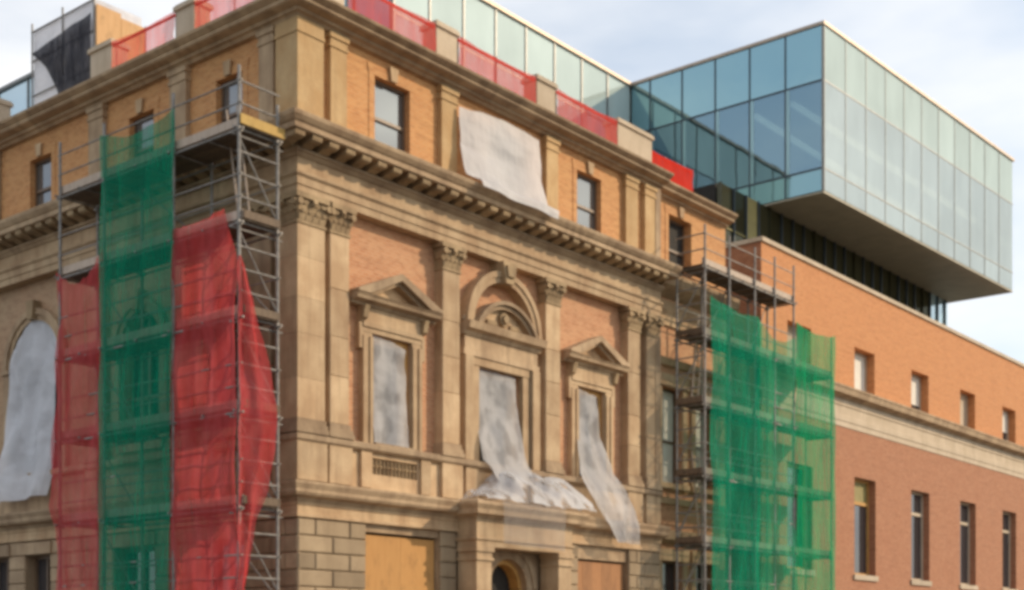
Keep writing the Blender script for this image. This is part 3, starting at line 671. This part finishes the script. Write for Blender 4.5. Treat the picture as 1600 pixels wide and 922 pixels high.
for z in (20.38, 23.84):
    k = MB(SK); k.box(bx0 + .03, bx1 - .02, -.012, .07, z - .028, z + .028); k.build('transom', MULLF, X)
nfy = 6; w = (by1 - .05) / 5.6
for i in range(nfy):
    y = .04 + i * w; y1 = min(y + w, by1)
    for z0, z1, mt in ((bz0 + .05, 20.34, TEALS), (20.42, 23.80, TEAL), (23.88, bz1 - .02, TEALT)):
        k = MB(SK); k.box(bx0, bx0 + .03, y + .03, y1 - .03, z0, z1); k.build('glass_pane', mt, X)
    k = MB(SK); k.box(bx0 - .03, bx0 + .10, y - .028, y + .028, bz0 + .04, bz1 - .02); k.build('mullion', MULLD if i else MULL, X)
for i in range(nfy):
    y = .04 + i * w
    k = MB(SK); k.box(bx0 - .012, bx0 + .06, y - .19, y - .034, 20.42, 23.8); k.build('edge_reflection', EDGEREFL, X) if i else None  # pale strip beside each mullion paints in the pane-edge reflection
for z in (20.38, 23.84):
    k = MB(SK); k.box(bx0 - .02, bx0 + .1, .07, by1, z - .037, z + .037); k.build('transom', MULLD, X)
k = MB(SK); k.box(bx0 - .06, bx1 + .05, -.06, by1, bz1, bz1 + .13); k.build('roof_edge', CAPTAN, X)
k = MB(SK); k.box(bx0 + .1, bx1 - .1, .1, by1, bz1 - .4, bz1 - .02); k.build('ceiling', BLIND, X)
k = MB(SK); k.box(bx1 - .06, bx1 - .03, .05, by1, bz0 + .05, bz1 - .45); k.build('end_glazing', PALEBLUE, X)
k = MB(SK); k.box(bx0 + .12, bx1 - .1, .14, 2.46, bz0 + .02, 20.2); k.box(bx0 + .12, bx1 - .1, 2.462, by1, bz0 + .02, 20.2); k.build('floor', MULL, X)
for yy, zz in ((3.0, 23.15), (1.3, 23.2)):
    k = MB(SK); k.box(bx0 + .12, bx1 - .4, yy, yy + .2, zz, zz + .16); k.build('glowing_bar', GLOWBAR, X)  # added glow makes these bars show through the teal side
k = MB(SK); k.box(bx0 + .05, bx1 - .05, by1 - .25, by1 - .05, 20.2, bz1 - .42); k.build('rear_screen', TEALS, X)
nsx = 9; w = (bx1 - bx0) / nsx
for i in range(nsx):
    k = MB(SK); k.box(bx0 + i * w + .008, bx0 + (i + 1) * w - .008, .0, 2.5, bz0 - .05, bz0 + .018); k.build('soffit_panel', SOFFIT, X)
    k = MB(SK); k.box(bx0 + i * w + .008, bx0 + (i + 1) * w - .008, 2.51, by1, bz0 - .05, bz0 + .018); k.build('soffit_panel', SOFFIT, X)
# storey under the box
sx1 = 46.6; x = 23.6; i = 0
k = MB(); k.box(23.6, sx1, 2.75, 9.0, 16.2, bz0 - .06); k.build('storey_core', DARK, X)
while x < sx1 - .1:
    x2 = min(x + .98, sx1); far = x > 43.8
    for z0, z1 in ((16.2, 17.7), (17.75, bz0 - .06)):
        k = MB(); k.box(x + .03, x2 - .03, 2.55, 2.58, z0, z1); k.build('storey_pane', PALEBLUE if far else (YELLOW if i == 2 else OLIVE), X)
    k = MB(); k.box(x - .028, x + .028, 2.46, 2.66, 16.2, bz0 - .06); k.build('storey_mullion', MULLD if i % 4 else OLIVE, X)
    x += .98; i += 1
k = MB(); k.box(23.6, sx1, 2.5, 2.62, 17.7, 17.75); k.build('storey_transom', YELLOW, X)
k = MB(); k.box(23.0, bx0, 4.5, 9.0, 19.0, 19.4); k.build('side_link', MULLD, X)

RW = thing('rear_glass_wing', 'pale blue glazed wing far left behind the old building roof', 'building', (6, 25, 16.5))
k = MB(); k.box(4.1, 9, 16.6, 40, 16.5, 21.15); k.build('inner_volume', PALEBLUE, RW)
y = 16.5
while y < 39:
    k = MB(); k.box(4.0, 4.03, y + .04, y + 1.9, 16.5, 21.2); k.build('glass_pane', PALEBLUE, RW)
    k = MB(); k.box(3.96, 4.1, y - .035, y + .035, 16.5, 21.2); k.build('mullion', MULL, RW); y += 1.94
k = MB(); k.box(3.92, 9.1, 16.5, 40, 21.2, 21.32); k.build('roof_edge', MULL, RW)

# ------------------------------------------------------------------ sheets and nets
def sheet(name, T, Lp, Rp, m, nu, nv, amp, label, cat, group=None, seed=0, fu=5.0, fv=1.2, edge=.03, ef=4.0, sag=0.0, topsag=0.0, parent=None):
    def pl(P, t):
        d = [0]
        for a, b in zip(P, P[1:]): d.append(d[-1] + math.dist(a, b))
        s_ = t * d[-1]
        for i in range(len(P) - 1):
            if s_ <= d[i + 1] + 1e-9:
                f = (s_ - d[i]) / max(1e-9, d[i + 1] - d[i]); return [P[i][j] + (P[i + 1][j] - P[i][j]) * f for j in range(3)]
        return list(P[-1])
    k = MB(T); k.V = []
    for j in range(nv + 1):
        t = j / nv; a, b = pl(Lp, t), pl(Rp, t)
        for i in range(nu + 1):
            s_ = i / nu
            p_ = [a[q] + (b[q] - a[q]) * s_ for q in range(3)]
            N = noise.noise(Vector((s_ * fu * .7 + seed * 7.1, t * fv * 2.1, seed)))
            N2 = noise.noise(Vector((s_ * fu * 2.3 + seed * 3.3 + t * 1.5, t * fv * 2.6, seed + 9)))
            p_[1] += amp * (.6 * math.sin(s_ * fu * 2 * math.pi + 2.5 * N + t * 2 + seed) * (.35 + .65 * t) + 1.1 * N + .45 * N2) * min(1, 8 * t + .25)
            p_[2] -= sag * math.sin(math.pi * s_) * t + topsag * math.sin(math.pi * s_) * (1 - t)
            p_[0] += edge * noise.noise(Vector((t * ef, i * .3, seed + 4))); p_[2] += edge * noise.noise(Vector((s_ * ef, j * .2, seed + 5)))
            k.V.append(T(*p_))
    for j in range(nv):
        for i in range(nu):
            q = j * (nu + 1) + i; k.F.append((q, q + 1, q + nu + 2, q + nu + 1))
    zc = min(v[2] for v in k.V); xc = sum(v[0] for v in k.V) / len(k.V); yc = sum(v[1] for v in k.V) / len(k.V)
    o = k.build(name, m, parent, origin=(xc, yc, zc), smooth=True, fix=False)
    if not parent:
        o['label'] = label; o['category'] = cat
        if group: o['group'] = group
    return o

OX, IX = -1.95, -.85      # outer and inner standards of the left scaffold
N_ = TL(OX - .08)
sheet('debris_net', N_, [(4.95, 0, 14.15), (4.95, 0, 8), (5.05, 0, .4)], [(1.95, .02, 14.05), (2.05, 0, 8), (2.2, .0, .4)], GREEN, 40, 90, .10, 'tall dark green debris net hanging between two red nets on the left scaffold', 'debris net', 'nets on the left scaffold', 1, 3.0, 3.2, .05, topsag=.28)
sheet('debris_net', N_, [(6.95, -.02, 11.15), (6.9, 0, 8), (7.1, .12, 5.2), (6.9, .02, 4.6), (6.9, .0, .4)], [(4.9, -.03, 11.35), (4.9, -.03, 6), (4.95, -.03, .4)], RED, 34, 70, .10, 'narrow red debris net beside the white sheeted arched window, left of the green net', 'debris net', 'nets on the left scaffold', 2, 2.2, 3, .13, ef=11, topsag=.55)
sheet('debris_net', N_, [(2.15, -.03, 11.3), (2.2, -.03, 6), (2.25, -.03, .4)], [(.12, .02, 11.35), (-.3, .0, 10.1), (-.34, .0, 6), (-.34, 0, .4)], RED, 40, 80, .10, 'wide red debris net right of the green net with loose flap at the corner', 'debris net', 'nets on the left scaffold', 3, 2.6, 3, .09, ef=9, topsag=.1)
NE = TF(-.36)
last = [o for o in COL.objects if o.name.startswith('debris_net')][-1]
sheet('net_flap', NE, [(-2.03, 0, 10.2), (-2.03, 0, 9), (-2.03, 0, 6), (-2.03, 0, .4)], [(-2.0, .02, 10.2), (-1.66, .1, 9.3), (-1.42, .12, 8.2), (-1.02, .18, 6.55), (-1.1, .15, 5.9), (-1.55, .05, 4.4), (-1.8, 0, 2.9), (-1.9, 0, .4)], RED, 14, 60, .09, None, None, None, 8, 1.5, 3, .10, ef=14, parent=last)

N2 = TF(-1.5)
sheet('debris_net', N2, [(16.15, 0, 12.85), (16.15, 0, 8), (16.3, 0, .4)], [(19.3, 0, 12.75), (19.3, 0, 8), (19.3, 0, .4)], GREEN, 36, 80, .10, 'dark green debris net on the left bay of the right scaffold, beside the stone facade', 'debris net', 'nets on the right scaffold', 4, 2.6, 3, .06, topsag=.15)
sheet('debris_net', N2, [(19.28, -.03, 12.75), (19.28, -.03, 8), (19.28, -.03, .4)], [(22.05, -.03, 12.55), (22.05, -.03, 8), (22.05, -.03, .4)], GREENL, 32, 80, .09, 'thin yellowish green debris net in the middle bay of the right scaffold', 'debris net', 'nets on the right scaffold', 5, 2.0, 3, .06, topsag=.45)
sheet('debris_net', N2, [(22.0, .02, 13.1), (22.0, .02, 8), (22.0, .02, .4)], [(25.1, 0, 13.15), (25.15, 0, 8), (25.35, 0, .4)], GREENB, 36, 80, .11, 'bright green debris net at the right end of the right scaffold', 'debris net', 'nets on the right scaffold', 6, 2.6, 3, .06, topsag=.2)

sheet('tarpaulin', FR, [(5.58, .1, 15.95), (5.55, .14, 14.9), (5.56, .45, 14.08), (5.55, .9, 13.84), (5.6, .92, 13.66)], [(9.0, .1, 16.05), (9.05, .14, 14.9), (9.0, .45, 14.08), (8.95, .92, 13.84), (8.9, .92, 13.6)], WHITE, 44, 40, .06, 'large white tarpaulin hung across the middle attic window above the bracketed cornice', 'tarpaulin', None, 11, 1.6, 1.0, .05, topsag=-.12)
sheet('window_sheet', FR, [(WL - .68, -.26, 9.37), (WL - .68, -.26, 8), (WL - .64, -.2, 6.62)], [(WL + .57, -.24, 9.2), (WL + .58, -.22, 8), (WL + .62, -.16, 6.6)], POLY, 24, 40, .06, 'crinkled milky plastic sheet covering the pedimented window left of the central arch', 'plastic sheet', 'plastic sheets over the main windows', 12, 1.6, 1.6, .04, topsag=-.06)
sheet('window_sheet', FR, [(6.67, -.24, 9.22), (6.62, -.15, 7.6), (6.5, .12, 6.65), (6.85, .45, 6.05)], [(8.34, -.24, 9.18), (8.36, -.14, 7.85), (8.5, .16, 6.6), (8.5, .5, 6.1)], POLY, 28, 44, .06, 'long milky plastic sheet hanging from the middle window under the arch', 'plastic sheet', 'plastic sheets over the main windows', 13, 1.5, 1.4, .05)
sheet('window_sheet', FR, [(11.25, -.24, 9.36), (11.2, -.2, 8), (10.9, .16, 6.7), (10.95, .45, 6.15), (11.5, .56, 5.5), (11.9, .56, 5.2), (12.3, .53, 4.75)], [(12.3, -.24, 9.22), (12.35, -.2, 8.0), (12.55, .16, 6.9), (12.95, .40, 6.35), (13.3, .54, 5.75), (13.45, .56, 5.2), (13.5, .53, 4.72)], POLY, 28, 64, .07, 'torn milky plastic sheet trailing from the right pedimented window past the ledge', 'plastic sheet', 'plastic sheets over the main windows', 14, 1.8, 2.0, .06)
sheet('window_sheet', LF, [(12.75, -.2, 10.3), (12.95, -.05, 8.5), (13.1, .22, 6.4), (12.9, .3, 5.75)], [(10.5, -.2, 10.45), (10.4, -.1, 8.5), (10.3, .2, 6.4), (10.5, .3, 5.85)], POLYB, 44, 50, .20, 'white plastic sheeting billowing over the tall arched window at the far left', 'plastic sheet', 'plastic sheets over the main windows', 15, 2.0, 1.4, .06, topsag=-.75)
# heap of sheeting over the portico roof, with a clear panel hanging down its front
def portico_sheet():
    k = MB(); nu, nv = 80, 40
    for j in range(nv + 1):
        tt = j / nv
        for i in range(nu + 1):
            s_ = i / nu
            x = 5.55 + s_ * 4.9 + .55 * s_ * (1 - tt); y = -.08 - 1.04 * tt
            q = max(0.0, min(1.0, (x - 5.5) / 2.2)); q2 = max(0.0, min(1.0, (11.2 - x) / 1.2))
            H = 1.02 * (q * q * (3 - 2 * q)) * (q2 * q2 * (3 - 2 * q2))
            ph = x * 2.3 - tt * 2.4 + 1.3 * noise.noise(Vector((x * .6, tt * 1.2, 3)))
            rid = .5 + .5 * math.cos(ph * 1.6) + .3 * math.sin(ph * 3.7 + 1) + .25 * noise.noise(Vector((x * 2.2, tt * 3, 6)))
            z = 5.50 + H * (1 - tt) ** .85 * (.88 + .10 * rid) + .17 * rid * math.sin(math.pi * min(1, tt * .88 + .06)) + .05 * noise.noise(Vector((x * 2.4, tt * 4, 1)))
            k.V.append((x, y + .10 * rid * tt * 0 + .04 * noise.noise(Vector((x * 2, tt * 5, 2))), z - .10 * max(0, tt - .93) * 8))
    for j in range(nv):
        for i in range(nu):
            q = j * (nu + 1) + i; k.F.append((q, q + 1, q + nu + 2, q + nu + 1))
    o = k.build('portico_sheet', POLYH, None, origin=(7.9, -.6, 5.5), smooth=True, fix=False)
    o['label'] = 'crumpled plastic sheet heaped over the portico roof with a clear flap down its front'; o['category'] = 'plastic sheet'
    sheet('front_flap', TF(-1.1), [(6.2, -.02, 5.52), (6.2, .02, 5.2), (6.22, .02, 4.3)], [(8.95, -.02, 5.52), (8.95, .02, 5.2), (8.9, .02, 4.22)], POLYT, 20, 14, .03, None, None, None, 17, 2.0, 1, .03, parent=o)
portico_sheet()

# ------------------------------------------------------------------ red mesh barriers on the parapet
def barrier(T, a, b, z0, z1, label, m, o=.02):
    t = thing('mesh_barrier', label, 'mesh barrier', T((a + b) / 2, o, z0), 'red mesh barriers along the roof edge')
    k = MB(T); n = 14; r = []
    for i in range(n + 1):
        u = a + (b - a) * i / n; r.append(u)
    k.V = []
    for i, u in enumerate(r):
        for j in range(6):
            k.V.append(T(u, o + .04 * noise.noise(Vector((u * 2, j * .9, a))), z0 + (z1 - z0) * j / 5 - (.06 * math.sin(math.pi * i / n) if j == 5 else 0)))
    for i in range(n):
        for j in range(5): q = i * 6 + j; k.F.append((q, q + 6, q + 7, q + 1))
    k.build('mesh', m, t, smooth=True, fix=False)
    k = MB(T); k.box(a, b, o - .07, o - .05, z1 - .12, z1 - .05); k.box(a, b, o - .07, o - .05, z0 + .14, z0 + .2); k.build('red_band', REDS, t)
    n = max(2, round((b - a) / 1.6))
    for i in range(n + 1):
        u = a + .06 + (b - a - .12) * i / n
        k = MB(T); k.tube((u, o - .1, z0 - .02), (u, o - .1, z1 + .04), .022, 6); k.build('post', STEEL, t)
barrier(FR, 1.6, 4.74, 16.9, 17.88, 'faded red mesh barrier on the front parapet nearest the corner', REDF)
barrier(FR, 5.66, 8.98, 16.9, 17.88, 'faded red mesh barrier on the front parapet above the white tarpaulin', REDF)
barrier(FR, 9.98, 13.04, 16.9, 17.88, 'red mesh barrier on the front parapet left of the wide double pier', REDF)
barrier(TF(.45), 15.1, 18.2, 16.9, 17.86, 'solid bright red mesh barrier on the front parapet right of the wide double pier', REDS)
barrier(LF, .95, 3.86, 16.9, 17.88, 'pink red mesh barrier on the side parapet nearest the corner', REDF)
barrier(LF, 4.7, 7.46, 16.9, 17.88, 'orange red mesh barrier on the side parapet in front of the plywood wall', REDF)

# ------------------------------------------------------------------ stair tower on the roof
TW = thing('roof_tower', 'boxy white clad temporary stair tower standing on the roof at the far left', 'stair tower', (1.8, 11.4, 16.5))
k = MB(); k.box(1.03, 2.6, 9.86, 13.1, 16.5, 20.2); k.build('cladding', POLYB, TW)
k = MB()
for y in (9.83, 11.45, 13.1): k.tube((.98, y, 16.5), (.98, y, 20.4), .03)
for z in (18.2, 19.25, 20.15): k.tube((.98, 9.8, z), (.98, 13.15, z), .025)
k.build('frame_tube', STEEL, TW)
t = thing('plywood_wall', 'orange plywood hoarding on the roof beside the white stair tower', 'hoarding', (1.9, 9.7, 16.5))
for i, (a, b) in enumerate(((1.0, 1.82), (1.82, 2.64))):
    k = MB(); k.box(a + .006, b - .004, 9.74 - .004 * i, 9.80, 16.5, 20.0 - i * .12); k.build('plywood_sheet', PLYW, t)
sheet('dark_netting', TL(.9), [(13.0, .0, 19.45), (12.1, .03, 18.75), (11.55, .05, 17.9), (11.2, .06, 16.9)], [(9.86, 0, 19.75), (9.86, 0, 18.8), (9.9, 0, 17.6), (9.9, 0, 16.9)], GREYNET, 24, 24, .05, 'dark grey netting draped over the side of the white stair tower', 'netting', None, 21, 2.4, 1.4, .04)

# ------------------------------------------------------------------ scaffolds
def scaffold(label, group, T, us, oi, oo, decks, top, loc, brd_o, end0=True, extra=None, boards_n=5, tops=None):
    t = thing('scaffold', label, 'scaffold', loc, group)
    for i, u in enumerate(us):
        for o in (oi, oo):
            zt = tops(i, o) if tops else top
            k = MB(T); k.tube((u, o, .13), (u, o, zt), .038, 8); r = k.build('standard', STEEL, t)
            k = MB(T); k.box(u - .08, u + .08, o - .08, o + .08, .128, .14); k.build('base_plate', STEEL, r)
    for z in decks:
        for o in (oi, oo):
            k = MB(T); k.tube((us[0] - .15, o, z - .09), (us[-1] + .15, o, z - .09), .027, 7); k.build('ledger', STEEL, t)
        for u in us:
            k = MB(T); k.tube((u + .05, oi - .12, z - .05), (u + .05, oo + .12, z - .05), .027, 7); k.build('transom', STEEL, t)
        for a, b in zip(us, us[1:]):
            w = (oo - oi - .12) / boards_n
            for j in range(boards_n):
                o0 = oi + .05 + w * j
                k = MB(T); k.box(a - .05, b + .04, o0 + .006, o0 + w - .006, z - .02 + .004 * random.random(), z + .022); k.build('deck_board', BOARD, t)
        for h in (.5, 1.0):
            k = MB(T); k.tube((us[0] - .1, oo, z + h), (us[-1] + .1, oo, z + h), .02, 7); k.build('guard_rail', STEEL, t)
        k = MB(T); k.tube((us[0] + .07, oi - .2, z - .2), (us[-1] * .0 + us[0] + .07, oo + .2, z - .2), .022, 6); k.build('transom', STEEL, t)
        for a, b in zip(us, us[1:]):
            um = (a + b) / 2; k = MB(T); k.tube((um, oi - .15, z - .05), (um, oo + .1, z - .05), .024, 6); k.build('transom', STEEL, t)
        k = MB(T); k.box(us[0] - .10, us[0] - .065, oi, oo - .06, z + .025, z + .2); k.build('toe_board', BOARD, t) if z < top - 1.6 else None
        k = MB(T); k.tube((us[0] + .02, oi - .05, z - 1.95), (us[0] + .02, oo + .05, z - .15), .022, 6); k.build('brace', STEEL, t)
        k = MB(T); k.tube((us[0] - .1, oi, z + 1.0), (us[-1] + .1, oi, z + 1.0), .02, 6); k.build('guard_rail', STEEL, t) if z < top - 1.6 else None
        for h in (.5, 1.0, 1.5) if z < top - 1.6 else (.5, 1.0):
            k = MB(T); k.tube((us[0], oi - .05, z + h), (us[0], oo + .05, z + h), .025, 7); k.build('guard_rail', STEEL, t)
        k = MB(T); k.box(us[0] - .06, us[-1] + .06, oo - .08, oo - .045, z + .025, z + .22); k.build('toe_board', TOE, t)
    for i, (a, b) in enumerate(zip(us, us[1:])):
        for z0, z1 in zip(decks[1:], decks):
            if (i + int(z0)) % 2: continue
            k = MB(T); k.tube((a, oi - .05, z0), (b, oi - .05, z1), .022, 6); k.build('brace', STEEL, t)
    k = MB(T)
    for z in decks:
        for u in us:
            for o in (oi, oo): k.box(u - .06, u + .06, o - .06, o + .06, z - .13, z - .04)
    k.build('coupler', STEEL, t, kind='stuff')
    return t
LS = scaffold('tall tube scaffold along the shaded side facade, carrying the red and green nets', 'scaffolds against the building', LF, [-.28, 2.1, 4.9, 6.85], .85, 1.95, [13.12, 11.05, 8.95, 6.85, 4.72, 2.6], 14.45, (-1.4, 3.3, .13), 1, tops=lambda i, o: 14.45 if o > 1 else (13.9 if i == 0 else 13.3))
k = MB(); k.box(-1.98, -.72, -.38, -.345, 13.14, 13.36); k.build('toe_board', YBOARD, LS, label='new yellow timber toe board at the scaffold end')
RS = scaffold('tube scaffold in front of the set back wing at right, carrying the green nets', 'scaffolds against the building', FR, [15.95, 17.5, 19.2, 20.6, 22.0], .35, 1.4, [13.82, 11.6, 9.4, 7.1, 4.9, 2.7], 15.0, (19, -.9, .13), 1, tops=lambda i, o: 15.1 if o > 1 else 14.0)
k = MB(FR)
for o in (.35, 1.4):
    k.tube((25.0, o, .13), (25.0, o, 13.1), .033, 8)
for z in (11.6, 9.4, 7.1, 4.9, 2.7):
    k.tube((22, 1.4, z - .09), (25.1, 1.4, z - .09), .027, 7); k.tube((25, .3, z - .05), (25, 1.5, z - .05), .027, 7)
k.build('outrigger_frame', STEEL, RS)
for z in (11.6, 9.4, 7.1, 4.9, 2.7):
    for j in range(5):
        k = MB(FR); w = .186; o0 = .4 + w * j; k.box(22.06, 25.1, o0 + .006, o0 + w - .006, z - .018, z + .022); k.build('deck_board', BOARD, RS)
    k = MB(FR); k.box(22.07, 25.1, 1.32, 1.355, z + .025, z + .22); k.build('toe_board', TOE, RS)

# ladders and stored planks on the scaffold decks
def ladder(T, u, o, z0, z1, lean, label):
    t = thing('ladder', label, 'ladder', T(u, o, z0), 'ladders on the scaffolds')
    for d in (-.19, .19):
        k = MB(T); k.tube((u + d, o, z0), (u + d + lean, o, z1), .028, 6); k.build('stile', TOE, t)
    n = int((z1 - z0) / .28)
    for i in range(1, n):
        f = i / n; k = MB(T); k.tube((u - .19 + lean * f, o, z0 + (z1 - z0) * f), (u + .19 + lean * f, o, z0 + (z1 - z0) * f), .016, 5); k.build('rung', STEEL, t)
ladder(FR, 16.35, .75, 9.44, 12.4, .5, 'pale ladder on the right scaffold just below its top deck')
ladder(FR, 16.9, .75, 4.94, 7.9, -.5, 'pale ladder low on the right scaffold beside the stone facade')
ladder(LF, .35, 1.25, 11.1, 14.0, .5, 'ladder up to the top deck of the left scaffold')
for i, (T, u, z, lab) in enumerate(((FR, 16.9, 7.14, 'stack of planks lying on a middle deck of the right scaffold'), (LF, 1.1, 8.99, 'stack of planks lying on a deck behind the red net'), (FR, 16.75, 11.64, 'stack of planks lying just under the top deck of the right scaffold'), (FR, 16.8, 4.94, 'stack of planks lying low on the right scaffold near the stone facade'))):
    t = thing('plank_stack', lab, 'planks', T(u, .9, z), 'planks stored on the scaffolds')
    for j in range(4):
        k = MB(T); k.box(u - .8 + .05 * j, u + .9 - .06 * j, .72 + .02 * j, .95 + .01 * j, z + j * .045, z + j * .045 + .04); k.build('plank', TOE, t)
